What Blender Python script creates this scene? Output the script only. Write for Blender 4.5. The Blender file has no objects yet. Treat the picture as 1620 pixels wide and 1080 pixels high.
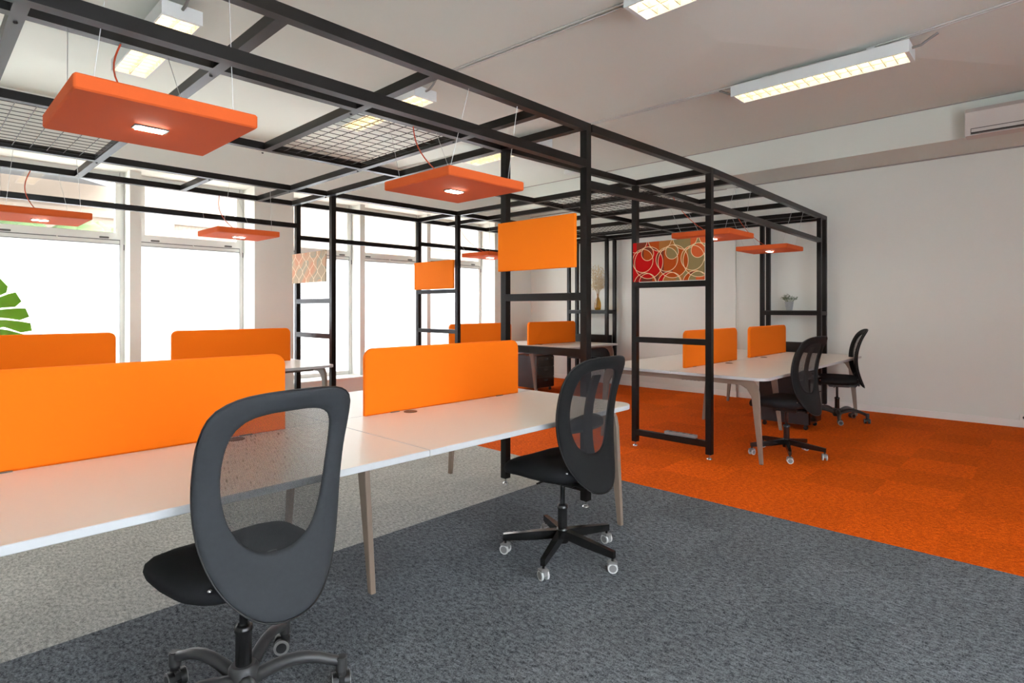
import bpy, math, random
from mathutils import Vector, Matrix
random.seed(7)
PI = math.pi
C = bpy.context.scene.collection
scn = bpy.context.scene

# ------------------------------------------------------------------ camera
H = 1.4
TH = math.radians(43.579)
cam_d = bpy.data.cameras.new('camera'); cam = bpy.data.objects.new('camera', cam_d); C.objects.link(cam)
cam_d.sensor_width = 36.0; cam_d.lens = 913.1 / 1620 * 36
cam_d.shift_y = -(540 - 487.4) / 1620
cam_d.clip_start = 0.05; cam_d.clip_end = 200
cam.location = (0, 0, H); cam.rotation_euler = (PI / 2, 0, TH - PI / 2)
scn.camera = cam
# ------------------------------------------------------------------ world, exposure
w = bpy.data.worlds.new('world'); scn.world = w; w.use_nodes = True
bg = w.node_tree.nodes['Background']
bg.inputs[0].default_value = (0.97, 0.98, 0.985, 1); bg.inputs[1].default_value = 10.5
scn.view_settings.view_transform = 'Standard'; scn.view_settings.look = 'None'
scn.view_settings.exposure = 0.58; scn.view_settings.gamma = 1.0
scn.view_settings.use_curve_mapping = False
TUBE_L = 3.6      # ceiling louvre lamps
LED_L = 150.0     # small LED fields in the hanging baffles

# ------------------------------------------------------------------ materials
def srgb(r, g, b):
    f = lambda c: (c / 255 / 12.92) if c / 255 <= 0.04045 else ((c / 255 + 0.055) / 1.055) ** 2.4
    return (f(r), f(g), f(b), 1)
def new_mat(name):
    m = bpy.data.materials.new(name); m.use_nodes = True
    nt = m.node_tree; b = nt.nodes['Principled BSDF']
    return m, nt, b
def N(nt, t, **kw):
    n = nt.nodes.new(t)
    for k, v in kw.items(): setattr(n, k, v)
    return n
def simple(name, col, rough=0.5, metal=0.0, spec=0.5, noise=0.0, nscale=30, bump=0.0, bscale=200, sheen=0.0):
    m, nt, b = new_mat(name)
    b.inputs['Base Color'].default_value = col
    b.inputs['Roughness'].default_value = rough
    b.inputs['Metallic'].default_value = metal
    b.inputs['Specular IOR Level'].default_value = spec
    if sheen: b.inputs['Sheen Weight'].default_value = sheen
    tc = N(nt, 'ShaderNodeTexCoord')
    if noise:
        n = N(nt, 'ShaderNodeTexNoise'); n.inputs['Scale'].default_value = nscale; n.inputs['Detail'].default_value = 4
        nt.links.new(tc.outputs['Object'], n.inputs['Vector'])
        mx = N(nt, 'ShaderNodeMix', data_type='RGBA')
        mx.inputs['A'].default_value = tuple(c * (1 - noise) for c in col[:3]) + (1,)
        mx.inputs['B'].default_value = tuple(min(1, c * (1 + noise)) for c in col[:3]) + (1,)
        nt.links.new(n.outputs['Fac'], mx.inputs['Factor']); nt.links.new(mx.outputs['Result'], b.inputs['Base Color'])
    if bump:
        n2 = N(nt, 'ShaderNodeTexNoise'); n2.inputs['Scale'].default_value = bscale; n2.inputs['Detail'].default_value = 3
        nt.links.new(tc.outputs['Object'], n2.inputs['Vector'])
        bp = N(nt, 'ShaderNodeBump'); bp.inputs['Strength'].default_value = bump; bp.inputs['Distance'].default_value = 0.002
        nt.links.new(n2.outputs['Fac'], bp.inputs['Height']); nt.links.new(bp.outputs['Normal'], b.inputs['Normal'])
    return m
def emis(name, col, s):
    m = bpy.data.materials.new(name); m.use_nodes = True; nt = m.node_tree; nt.nodes.clear()
    e = N(nt, 'ShaderNodeEmission'); e.inputs[0].default_value = col; e.inputs[1].default_value = s
    o = N(nt, 'ShaderNodeOutputMaterial'); nt.links.new(e.outputs[0], o.inputs[0]); return m

M = {}
M['wall'] = simple('wall_paint', srgb(224, 224, 216), 0.9, noise=0.015, nscale=2, bump=0.05, bscale=120)
M['ceil'] = simple('ceiling_paint', srgb(217, 220, 211), 0.95, noise=0.012, nscale=1.2)
M['trimw'] = simple('white_trim', srgb(232, 228, 222), 0.5)
M['upvc'] = simple('window_frame_white', srgb(222, 222, 216), 0.4)
M['gasket'] = simple('dark_gasket', srgb(90, 90, 88), 0.6)
M['black'] = simple('black_steel', srgb(22, 19, 18), 0.36, spec=0.22, noise=0.12, nscale=9)
M['wire'] = simple('dark_wire', srgb(52, 50, 48), 0.4)
M['cablewire'] = simple('steel_wire', srgb(190, 190, 186), 0.3, metal=0.7)
M['chrome'] = simple('zinc_steel', srgb(190, 190, 190), 0.25, metal=0.9)
M['felt_o'] = simple('orange_screen_fabric', srgb(246, 116, 10), 0.85, spec=0.2, noise=0.04, nscale=300, bump=0.25, bscale=700)
M['felt_p'] = simple('orange_panel_fabric', srgb(244, 122, 14), 0.85, spec=0.2, noise=0.03, nscale=300, bump=0.2, bscale=700)
M['baffle'] = simple('red_orange_baffle_fabric', srgb(214, 93, 42), 0.85, spec=0.2, noise=0.04, nscale=300, bump=0.2, bscale=700)
M['cord'] = simple('orange_cord', srgb(200, 70, 30), 0.6)
M['top'] = simple('pale_desktop_laminate', srgb(222, 213, 202), 0.32, spec=0.5, noise=0.02, nscale=120)
M['edge'] = simple('desktop_edge_band', srgb(192, 193, 194), 0.35)
M['leg'] = simple('taupe_leg_paint', srgb(134, 116, 101), 0.4, spec=0.5)
M['rail'] = simple('brown_grey_rail', srgb(105, 92, 84), 0.45)
M['grom'] = simple('brown_grommet', srgb(105, 80, 58), 0.5)
M['cfab'] = simple('charcoal_chair_fabric', srgb(56, 58, 61), 0.9, spec=0.25, noise=0.12, nscale=60, bump=0.4, bscale=900)
M['cblk'] = simple('black_chair_fabric', srgb(30, 30, 30), 0.9, spec=0.2, noise=0.12, nscale=60, bump=0.4, bscale=900)
M['seat'] = simple('black_seat_fabric', srgb(26, 26, 28), 0.85, spec=0.25, noise=0.2, nscale=30, bump=0.3, bscale=900)
M['bplast'] = simple('black_plastic', srgb(30, 29, 29), 0.45)
M['dplast'] = simple('dusty_black_plastic', srgb(58, 57, 57), 0.42, noise=0.25, nscale=18)
M['bmetal'] = simple('black_base_metal', srgb(24, 23, 23), 0.22)
M['castw'] = simple('pale_grey_wheel', srgb(205, 205, 203), 0.45)
M['castg'] = simple('grey_caster_hood', srgb(125, 123, 122), 0.4)
M['pedb'] = simple('dark_pedestal_body', srgb(40, 38, 40), 0.4)
M['pedf'] = simple('glossy_black_drawer_front', srgb(26, 24, 25), 0.12)
M['pot'] = simple('galvanised_pot', srgb(178, 180, 180), 0.4, metal=0.3, noise=0.1, nscale=40)
M['leaf'] = simple('grey_green_leaf', srgb(92, 106, 72), 0.6, noise=0.25, nscale=60)
M['monst'] = simple('bright_green_leaf', srgb(96, 160, 14), 0.45, noise=0.15, nscale=10)
M['dry'] = simple('dried_flower_straw', srgb(214, 196, 160), 0.8, noise=0.2, nscale=80)
M['soil'] = simple('potting_soil', srgb(60, 42, 30), 0.9)
M['terra'] = simple('white_planter', srgb(225, 222, 215), 0.5)
M['alum'] = simple('white_lamp_housing', srgb(214, 216, 214), 0.4)
M['louv'] = simple('silver_louvre', srgb(235, 225, 200), 0.25, metal=0.6)
M['tube'] = emis('lit_fluorescent_tube', (1.0, 0.83, 0.55, 1), TUBE_L)
M['led'] = emis('lit_led_field', (1.0, 0.93, 0.82, 1), LED_L)
M['conduit'] = simple('grey_conduit', srgb(196, 192, 186), 0.5)
M['flex'] = simple('grey_flex_cable', srgb(130, 128, 124), 0.6)
M['acu'] = simple('air_conditioner_plastic', srgb(205, 196, 188), 0.5)
M['acd'] = simple('dark_slot', srgb(60, 48, 42), 0.6)
M['power'] = simple('grey_power_strip', srgb(128, 126, 124), 0.4)
M['facade'] = simple('pale_facade_render', srgb(128, 116, 105), 0.9, noise=0.05, nscale=3)
M['canopy'] = simple('grey_canopy_metal', srgb(84, 90, 99), 0.6)
M['grass'] = simple('hedge_green', srgb(96, 120, 76), 0.9, noise=0.3, nscale=6)
M['wood'] = simple('shelf_board_black', srgb(40, 36, 34), 0.5)

def glass(name, tint=(1, 1, 1, 1), refl=0.06):
    m = bpy.data.materials.new(name); m.use_nodes = True; nt = m.node_tree; nt.nodes.clear()
    t = N(nt, 'ShaderNodeBsdfTransparent'); t.inputs[0].default_value = tint
    g = N(nt, 'ShaderNodeBsdfGlossy'); g.inputs['Roughness'].default_value = 0.02
    mx = N(nt, 'ShaderNodeMixShader'); mx.inputs[0].default_value = refl
    o = N(nt, 'ShaderNodeOutputMaterial')
    nt.links.new(t.outputs[0], mx.inputs[1]); nt.links.new(g.outputs[0], mx.inputs[2]); nt.links.new(mx.outputs[0], o.inputs[0]); return m
M['glass'] = glass('clear_pane')
M['letter'] = glass('pale_window_lettering', (.93, .95, .96, 1), .02)
M['amber'] = glass('amber_bottle_glass', (0.72, 0.48, 0.10, 1), 0.12)
def frosted():
    m = bpy.data.materials.new('frosted_film'); m.use_nodes = True; nt = m.node_tree; nt.nodes.clear()
    t = N(nt, 'ShaderNodeBsdfTranslucent'); t.inputs[0].default_value = (0.93, 0.96, 1.0, 1)
    d = N(nt, 'ShaderNodeBsdfDiffuse'); d.inputs[0].default_value = (0.85, 0.86, 0.87, 1)
    mx = N(nt, 'ShaderNodeMixShader'); mx.inputs[0].default_value = 0.12
    o = N(nt, 'ShaderNodeOutputMaterial')
    nt.links.new(t.outputs[0], mx.inputs[1]); nt.links.new(d.outputs[0], mx.inputs[2]); nt.links.new(mx.outputs[0], o.inputs[0]); return m
M['frost'] = frosted()

def carpet(name, c1, c2, var, light):
    """woven tile carpet: fine fleck, 0.5 m tiles with small shade differences and alternating pile direction"""
    m, nt, b = new_mat(name)
    b.inputs['Roughness'].default_value = 0.95; b.inputs['Specular IOR Level'].default_value = 0.1
    tc = N(nt, 'ShaderNodeTexCoord')
    mp = N(nt, 'ShaderNodeMapping'); mp.inputs['Location'].default_value = (-4.02 * 2, -3.03 * 2, 0); mp.inputs['Scale'].default_value = (2, 2, 0)
    nt.links.new(tc.outputs['Object'], mp.inputs['Vector'])
    fl = N(nt, 'ShaderNodeVectorMath', operation='FLOOR'); nt.links.new(mp.outputs[0], fl.inputs[0])
    wn = N(nt, 'ShaderNodeTexWhiteNoise', noise_dimensions='3D'); nt.links.new(fl.outputs[0], wn.inputs['Vector'])
    ck = N(nt, 'ShaderNodeTexChecker'); ck.inputs['Scale'].default_value = 1.0
    nt.links.new(mp.outputs[0], ck.inputs['Vector'])
    vo = N(nt, 'ShaderNodeTexVoronoi'); vo.inputs['Scale'].default_value = 230
    nt.links.new(tc.outputs['Object'], vo.inputs['Vector'])
    vs_ = N(nt, 'ShaderNodeSeparateColor'); nt.links.new(vo.outputs['Color'], vs_.inputs[0])
    n1 = N(nt, 'ShaderNodeTexNoise'); n1.inputs['Scale'].default_value = 70; n1.inputs['Detail'].default_value = 4
    st = N(nt, 'ShaderNodeMapping'); st.inputs['Scale'].default_value = (1.0, 0.45, 1.0); st.inputs['Rotation'].default_value = (0, 0, 0.4)
    nt.links.new(tc.outputs['Object'], st.inputs['Vector']); nt.links.new(st.outputs[0], n1.inputs['Vector'])
    r1 = N(nt, 'ShaderNodeMapRange'); r1.inputs['From Min'].default_value = 0.36; r1.inputs['From Max'].default_value = 0.64
    nt.links.new(n1.outputs['Fac'], r1.inputs['Value'])
    rp = N(nt, 'ShaderNodeMix', data_type='FLOAT'); rp.inputs['Factor'].default_value = 0.42
    nt.links.new(vs_.outputs[0], rp.inputs['A']); nt.links.new(r1.outputs[0], rp.inputs['B'])
    mx = N(nt, 'ShaderNodeMix', data_type='RGBA'); mx.inputs['A'].default_value = c1; mx.inputs['B'].default_value = c2
    nt.links.new(rp.outputs['Result'], mx.inputs['Factor'])
    nb = N(nt, 'ShaderNodeTexNoise'); nb.inputs['Scale'].default_value = 1.5; nb.inputs['Detail'].default_value = 3
    nt.links.new(tc.outputs['Object'], nb.inputs['Vector'])
    # tile shade factor
    a = N(nt, 'ShaderNodeMath', operation='MULTIPLY_ADD'); a.inputs[1].default_value = var; a.inputs[2].default_value = 1 - var / 2
    nt.links.new(wn.outputs['Value'], a.inputs[0])
    c = N(nt, 'ShaderNodeMath', operation='MULTIPLY_ADD'); c.inputs[1].default_value = var * 0.6; nt.links.new(ck.outputs['Fac'], c.inputs[0]); nt.links.new(a.outputs[0], c.inputs[2])
    d = N(nt, 'ShaderNodeMath', operation='MULTIPLY_ADD'); d.inputs[1].default_value = 0.16; nt.links.new(nb.outputs['Fac'], d.inputs[0]); nt.links.new(c.outputs[0], d.inputs[2])
    e = N(nt, 'ShaderNodeMath', operation='ADD'); e.inputs[1].default_value = -0.08 - var * 0.3; nt.links.new(d.outputs[0], e.inputs[0])
    vm = N(nt, 'ShaderNodeVectorMath', operation='SCALE'); nt.links.new(mx.outputs['Result'], vm.inputs[0]); nt.links.new(e.outputs[0], vm.inputs['Scale'])
    nt.links.new(vm.outputs[0], b.inputs['Base Color'])
    bp = N(nt, 'ShaderNodeBump'); bp.inputs['Strength'].default_value = 0.12; bp.inputs['Distance'].default_value = 0.002
    nt.links.new(rp.outputs['Result'], bp.inputs['Height']); nt.links.new(bp.outputs['Normal'], b.inputs['Normal'])
    return m
M['c_or'] = carpet('orange_carpet', srgb(172, 50, 0), srgb(252, 112, 10), 0.13, 1)
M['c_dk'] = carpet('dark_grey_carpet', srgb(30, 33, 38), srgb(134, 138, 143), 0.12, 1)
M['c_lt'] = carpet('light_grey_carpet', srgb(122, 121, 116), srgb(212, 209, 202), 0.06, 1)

def mesh_fabric():
    m, nt, b = new_mat('chair_mesh_fabric')
    b.inputs['Base Color'].default_value = srgb(32, 32, 34); b.inputs['Roughness'].default_value = 0.8
    tc = N(nt, 'ShaderNodeTexCoord')
    sp = N(nt, 'ShaderNodeSeparateXYZ'); nt.links.new(tc.outputs['Object'], sp.inputs[0])
    def wave(a, s, ph):
        k = N(nt, 'ShaderNodeMath', operation='MULTIPLY'); k.inputs[1].default_value = s; nt.links.new(a, k.inputs[0])
        q = N(nt, 'ShaderNodeMath', operation='SINE'); nt.links.new(k.outputs[0], q.inputs[0]); return q.outputs[0]
    ad = N(nt, 'ShaderNodeMath', operation='ADD'); nt.links.new(sp.outputs['X'], ad.inputs[0]); nt.links.new(sp.outputs['Z'], ad.inputs[1])
    sb = N(nt, 'ShaderNodeMath', operation='SUBTRACT'); nt.links.new(sp.outputs['X'], sb.inputs[0]); nt.links.new(sp.outputs['Z'], sb.inputs[1])
    w1 = wave(ad.outputs[0], 2 * PI / 0.0042, 0); w2 = wave(sb.outputs[0], 2 * PI / 0.0042, 0)
    mu = N(nt, 'ShaderNodeMath', operation='MAXIMUM'); nt.links.new(w1, mu.inputs[0]); nt.links.new(w2, mu.inputs[1])
    gt = N(nt, 'ShaderNodeMath', operation='LESS_THAN'); gt.inputs[1].default_value = 0.3; nt.links.new(mu.outputs[0], gt.inputs[0])
    inv = N(nt, 'ShaderNodeMath', operation='SUBTRACT'); inv.inputs[0].default_value = 1.0; nt.links.new(gt.outputs[0], inv.inputs[1])
    nt.links.new(inv.outputs[0], b.inputs['Alpha'])
    return m
M['mesh'] = mesh_fabric()

def circles_art():
    """printed fabric: overlapping thin cream rings on red / brown / olive patches"""
    m, nt, b = new_mat('ring_print_fabric')
    b.inputs['Roughness'].default_value = 0.85; b.inputs['Specular IOR Level'].default_value = 0.2
    tc = N(nt, 'ShaderNodeTexCoord')   # object coords: y across, z up
    ramp_in = N(nt, 'ShaderNodeTexNoise'); ramp_in.inputs['Scale'].default_value = 2.4; ramp_in.inputs['Detail'].default_value = 0
    sx = N(nt, 'ShaderNodeSeparateXYZ'); nt.links.new(tc.outputs['Object'], sx.inputs[0])
    masks = []
    def ring(cy, cz, r):
        v = N(nt, 'ShaderNodeVectorMath', operation='DISTANCE'); cb = N(nt, 'ShaderNodeCombineXYZ')
        nt.links.new(sx.outputs['Y'], cb.inputs[1]); nt.links.new(sx.outputs['Z'], cb.inputs[2]); nt.links.new(cb.outputs[0], v.inputs[0]); v.inputs[1].default_value = (0, cy, cz)
        s = N(nt, 'ShaderNodeMath', operation='SUBTRACT'); s.inputs[1].default_value = r; nt.links.new(v.outputs['Value'], s.inputs[0])
        ab = N(nt, 'ShaderNodeMath', operation='ABSOLUTE'); nt.links.new(s.outputs[0], ab.inputs[0])
        lt = N(nt, 'ShaderNodeMath', operation='LESS_THAN'); lt.inputs[1].default_value = 0.0026; nt.links.new(ab.outputs[0], lt.inputs[0])
        ins = N(nt, 'ShaderNodeMath', operation='LESS_THAN'); ins.inputs[1].default_value = 0; nt.links.new(s.outputs[0], ins.inputs[0])
        return lt.outputs[0], ins.outputs[0]
    rings = []
    for k in range(4):                    # columns of rings, going from +y (left in view) to -y
        y = 0.21 - k * 0.265
        rings += [(y, 0.080, 0.068), (y - .01, -0.01, 0.158), (y + 0.055, 0.012, 0.116), (y, -0.215, 0.098), (y + 0.03, -0.235, 0.125), (y + 0.13, 0.225, 0.128)]
    line = None; cell = None
    for i, r in enumerate(rings):
        l, ins = ring(*r)
        if line is None: line = l
        else:
            mx = N(nt, 'ShaderNodeMath', operation='MAXIMUM'); nt.links.new(line, mx.inputs[0]); nt.links.new(l, mx.inputs[1]); line = mx.outputs[0]
        k = N(nt, 'ShaderNodeMath', operation='MULTIPLY_ADD'); k.inputs[1].default_value = (0.21, -0.14, 0.09, 0.27, -0.2, 0.12)[i % 6]
        nt.links.new(ins, k.inputs[0])
        if cell is None: k.inputs[2].default_value = 0.0
        else: nt.links.new(cell, k.inputs[2])
        cell = k.outputs[0]
    base = N(nt, 'ShaderNodeMath', operation='MULTIPLY_ADD'); base.inputs[1].default_value = -0.95; base.inputs[2].default_value = 0.58; nt.links.new(sx.outputs['Y'], base.inputs[0])
    sm = N(nt, 'ShaderNodeMath', operation='ADD'); nt.links.new(base.outputs[0], sm.inputs[0]); nt.links.new(cell, sm.inputs[1])
    cr = N(nt, 'ShaderNodeValToRGB'); cr.color_ramp.interpolation = 'CONSTANT'
    el = cr.color_ramp.elements; el[0].position = 0; el[0].color = srgb(150, 18, 14); el[1].position = 0.2; el[1].color = srgb(190, 8, 8)
    for p, c in ((0.38, srgb(120, 50, 32)), (0.5, srgb(176, 70, 14)), (0.62, srgb(166, 106, 50)), (0.74, srgb(138, 118, 78)), (0.93, srgb(206, 92, 44))):
        e = el.new(p); e.color = c
    nt.links.new(sm.outputs[0], cr.inputs[0])
    mx = N(nt, 'ShaderNodeMix', data_type='RGBA'); mx.inputs['B'].default_value = srgb(238, 205, 160)
    nt.links.new(cr.outputs[0], mx.inputs['A']); nt.links.new(line, mx.inputs['Factor'])
    nt.links.new(mx.outputs['Result'], b.inputs['Base Color']); return m
M['rings'] = circles_art()

def petals_art():
    """pale fabric: cream pointed-oval lattice on salmon and grey-beige"""
    m, nt, b = new_mat('oval_lattice_fabric')
    b.inputs['Roughness'].default_value = 0.85; b.inputs['Specular IOR Level'].default_value = 0.2
    tc = N(nt, 'ShaderNodeTexCoord'); sx = N(nt, 'ShaderNodeSeparateXYZ'); nt.links.new(tc.outputs['Object'], sx.inputs[0])
    nz = N(nt, 'ShaderNodeTexNoise'); nz.inputs['Scale'].default_value = 5; nz.inputs['Detail'].default_value = 0; nt.links.new(tc.outputs['Object'], nz.inputs['Vector'])
    def mth(op, a, bb=None, c=None):
        n = N(nt, 'ShaderNodeMath', operation=op)
        for i, v in enumerate((a, bb, c)):
            if v is None: continue
            if isinstance(v, (int, float)): n.inputs[i].default_value = v
            else: nt.links.new(v, n.inputs[i])
        return n.outputs[0]
    def fam(phase):
        s = mth('SINE', mth('MULTIPLY_ADD', sx.outputs['Z'], 2 * PI / 0.2, phase))
        y = mth('ADD', sx.outputs['Y'], mth('MULTIPLY', s, 0.045))
        f = mth('FRACT', mth('MULTIPLY_ADD', y, 1 / 0.18, 10 + phase / (2 * PI)))
        return mth('LESS_THAN', mth('ABSOLUTE', mth('SUBTRACT', f, 0.5)), 0.028)
    line = mth('MAXIMUM', fam(0.0), fam(PI))
    cr = N(nt, 'ShaderNodeValToRGB'); cr.color_ramp.interpolation = 'CONSTANT'
    el = cr.color_ramp.elements; el[0].position = 0; el[0].color = srgb(178, 160, 138); el[1].position = 0.62; el[1].color = srgb(204, 150, 124)
    e = el.new(0.46); e.color = srgb(196, 160, 134); e = el.new(0.4); e.color = srgb(164, 158, 140)
    nt.links.new(nz.outputs['Fac'], cr.inputs[0])
    mx = N(nt, 'ShaderNodeMix', data_type='RGBA'); mx.inputs['B'].default_value = srgb(236, 218, 190)
    nt.links.new(cr.outputs[0], mx.inputs['A']); nt.links.new(line, mx.inputs['Factor'])
    nt.links.new(mx.outputs['Result'], b.inputs['Base Color']); return m
M['petals'] = petals_art()

# ------------------------------------------------------------------ mesh building
class MB:
    def __init__(s): s.v = []; s.f = []; s.mi = []; s.sm = []
    def add(s, vs, fs, mi=0, smooth=False):
        o = len(s.v); s.v += [tuple(v) for v in vs]
        for f in fs: s.f.append([i + o for i in f]); s.mi.append(mi); s.sm.append(smooth)
    def box(s, a, b, mi=0, bev=0.0):
        x0, y0, z0 = a; x1, y1, z1 = b
        if x0 > x1: x0, x1 = x1, x0
        if y0 > y1: y0, y1 = y1, y0
        if z0 > z1: z0, z1 = z1, z0
        if bev:
            s.slab([(x0, y0), (x1, y0), (x1, y1), (x0, y1)], z0, z1, bev, mi=mi); return
        vs = [(x0, y0, z0), (x1, y0, z0), (x1, y1, z0), (x0, y1, z0), (x0, y0, z1), (x1, y0, z1), (x1, y1, z1), (x0, y1, z1)]
        s.add(vs, [(0, 3, 2, 1), (4, 5, 6, 7), (0, 1, 5, 4), (1, 2, 6, 5), (2, 3, 7, 6), (3, 0, 4, 7)], mi)
    def bar(s, p, q, w, h, mi=0, up=(0, 0, 1)):
        """square bar from p to q, section w (sideways) x h (up), centred on the line"""
        p = Vector(p); q = Vector(q); d = (q - p).normalized(); up = Vector(up)
        if abs(d.dot(up)) > 0.99: up = Vector((1, 0, 0))
        sd = d.cross(up).normalized(); u = sd.cross(d).normalized()
        vs = []
        for c in (p, q):
            for a, b in ((-1, -1), (1, -1), (1, 1), (-1, 1)): vs.append(c + sd * a * w / 2 + u * b * h / 2)
        s.add(vs, [(0, 1, 2, 3), (7, 6, 5, 4), (0, 4, 5, 1), (1, 5, 6, 2), (2, 6, 7, 3), (3, 7, 4, 0)], mi)
    def slab(s, outline, z0, z1, bev=0.003, mi=0, fr=None, edge_mi=None):
        """extrude a CCW 2-D outline between z0 and z1 with a small bevel; fr maps (x,y,z)->3-D"""
        fr = fr or (lambda x, y, z: (x, y, z)); n = len(outline)
        ins = []
        for i in range(n):
            p0 = Vector(outline[i - 1]); p = Vector(outline[i]); p2 = Vector(outline[(i + 1) % n])
            e1 = (p - p0).normalized(); e2 = (p2 - p).normalized()
            n1 = Vector((-e1.y, e1.x)); n2 = Vector((-e2.y, e2.x)); m = (n1 + n2); k = m.dot(n1)
            m = m / max(k, 0.3); ins.append((p.x + m.x * bev, p.y + m.y * bev))
        rings = [(ins, z0), (outline, z0 + bev), (outline, z1 - bev), (ins, z1)]
        vs = []
        for ol, z in rings: vs += [fr(x, y, z) for x, y in ol]
        em = mi if edge_mi is None else edge_mi
        s.add(vs, [tuple(range(n - 1, -1, -1)), tuple(range(3 * n, 4 * n))], mi)
        o = len(s.v) - len(vs)
        for r in range(3):
            for i in range(n):
                j = (i + 1) % n
                s.f.append([o + r * n + i, o + r * n + j, o + (r + 1) * n + j, o + (r + 1) * n + i]); s.mi.append(em); s.sm.append(False)
    def tube(s, pts, r, seg=8, mi=0, cap=True):
        pts = [Vector(p) for p in pts]; n = len(pts); rr = r if isinstance(r, (list, tuple)) else [r] * n
        vs = []; prev = None
        for i, p in enumerate(pts):
            d = (pts[min(i + 1, n - 1)] - pts[max(i - 1, 0)]).normalized()
            if prev is None:
                a = Vector((0, 0, 1)) if abs(d.z) < 0.9 else Vector((1, 0, 0)); u = d.cross(a).normalized()
            else: u = (prev - d * prev.dot(d)).normalized()
            prev = u; v = d.cross(u)
            for k in range(seg):
                t = 2 * PI * k / seg; vs.append(p + (u * math.cos(t) + v * math.sin(t)) * rr[i])
        fs = []
        for i in range(n - 1):
            for k in range(seg):
                k2 = (k + 1) % seg; fs.append((i * seg + k, i * seg + k2, (i + 1) * seg + k2, (i + 1) * seg + k))
        s.add(vs, fs, mi, True)
        if cap: s.add(vs[:seg], [tuple(range(seg - 1, -1, -1))], mi); s.add(vs[-seg:], [tuple(range(seg))], mi)
    def cyl(s, p, q, r, seg=16, mi=0): s.tube([p, q], r, seg, mi)
    def lathe(s, prof, seg=20, mi=0, at=(0, 0, 0), cap=True):
        vs = []
        for r, z in prof:
            for k in range(seg):
                t = 2 * PI * k / seg; vs.append((at[0] + r * math.cos(t), at[1] + r * math.sin(t), at[2] + z))
        fs = []
        for i in range(len(prof) - 1):
            for k in range(seg):
                k2 = (k + 1) % seg; fs.append((i * seg + k, i * seg + k2, (i + 1) * seg + k2, (i + 1) * seg + k))
        s.add(vs, fs, mi, True)
        if cap: s.add(vs[:seg], [tuple(range(seg - 1, -1, -1))], mi); s.add(vs[-seg:], [tuple(range(seg))], mi)
    def xf(s, fn): s.v = [tuple(fn(Vector(v))) for v in s.v]; return s

def build(name, mb, mats, parent=None):
    me = bpy.data.meshes.new(name); me.from_pydata(mb.v, [], mb.f)
    for m in (mats if isinstance(mats, (list, tuple)) else [mats]): me.materials.append(m)
    me.polygons.foreach_set('material_index', mb.mi); me.polygons.foreach_set('use_smooth', mb.sm); me.update()
    o = bpy.data.objects.new(name, me); C.objects.link(o)
    if parent: o.parent = parent
    return o
def thing(name, label, cat, loc=(0, 0, 0), rz=0, group=None):
    o = bpy.data.objects.new(name, None); C.objects.link(o); o.empty_display_size = 0.1
    o.location = loc; o.rotation_euler = (0, 0, rz); o['label'] = label; o['category'] = cat
    if group: o['group'] = group
    return o
def tag(o, label, cat, group=None):
    o['label'] = label; o['category'] = cat
    if group: o['group'] = group
    return o
def struct(name, mb, m):
    o = build(name, mb, m); o['kind'] = 'structure'; return o
def copy_tree(o, loc, rz=None, label=None, parent=None):
    c = o.copy(); C.objects.link(c)
    if parent: c.parent = parent
    else:
        c.location = loc
        if rz is not None: c.rotation_euler = (0, 0, rz)
        if label: c['label'] = label
    for ch in list(o.children): copy_tree(ch, None, parent=c)
    return c
def rrect(x0, y0, x1, y1, r, seg=6, corners=(1, 1, 1, 1)):
    """rounded rectangle CCW; corners in order (x0,y0),(x1,y0),(x1,y1),(x0,y1)"""
    pts = []
    for (cx, cy, a0, use, px, py) in ((x0 + r, y0 + r, PI, corners[0], x0, y0), (x1 - r, y0 + r, 1.5 * PI, corners[1], x1, y0), (x1 - r, y1 - r, 0, corners[2], x1, y1), (x0 + r, y1 - r, 0.5 * PI, corners[3], x0, y1)):
        if not use: pts.append((px, py)); continue
        for k in range(seg + 1):
            a = a0 + k / seg * PI / 2; pts.append((cx + r * math.cos(a), cy + r * math.sin(a)))
    return pts

# ------------------------------------------------------------------ room shell
XR, YW, XL, YF = 9.05, 8.06, -3.6, -3.4
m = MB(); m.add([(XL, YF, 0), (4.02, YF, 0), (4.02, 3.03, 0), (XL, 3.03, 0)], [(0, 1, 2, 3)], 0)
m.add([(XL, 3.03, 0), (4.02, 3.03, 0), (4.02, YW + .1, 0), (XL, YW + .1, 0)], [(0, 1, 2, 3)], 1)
m.add([(4.02, YF, 0), (XR + .1, YF, 0), (XR + .1, YW + .1, 0), (4.02, YW + .1, 0)], [(0, 1, 2, 3)], 2)
m.box((XL - .1, YF - .1, -.12), (XR + .2, YW + .6, -.01), 1)
struct('floor', m, [M['c_dk'], M['c_lt'], M['c_or']])
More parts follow.
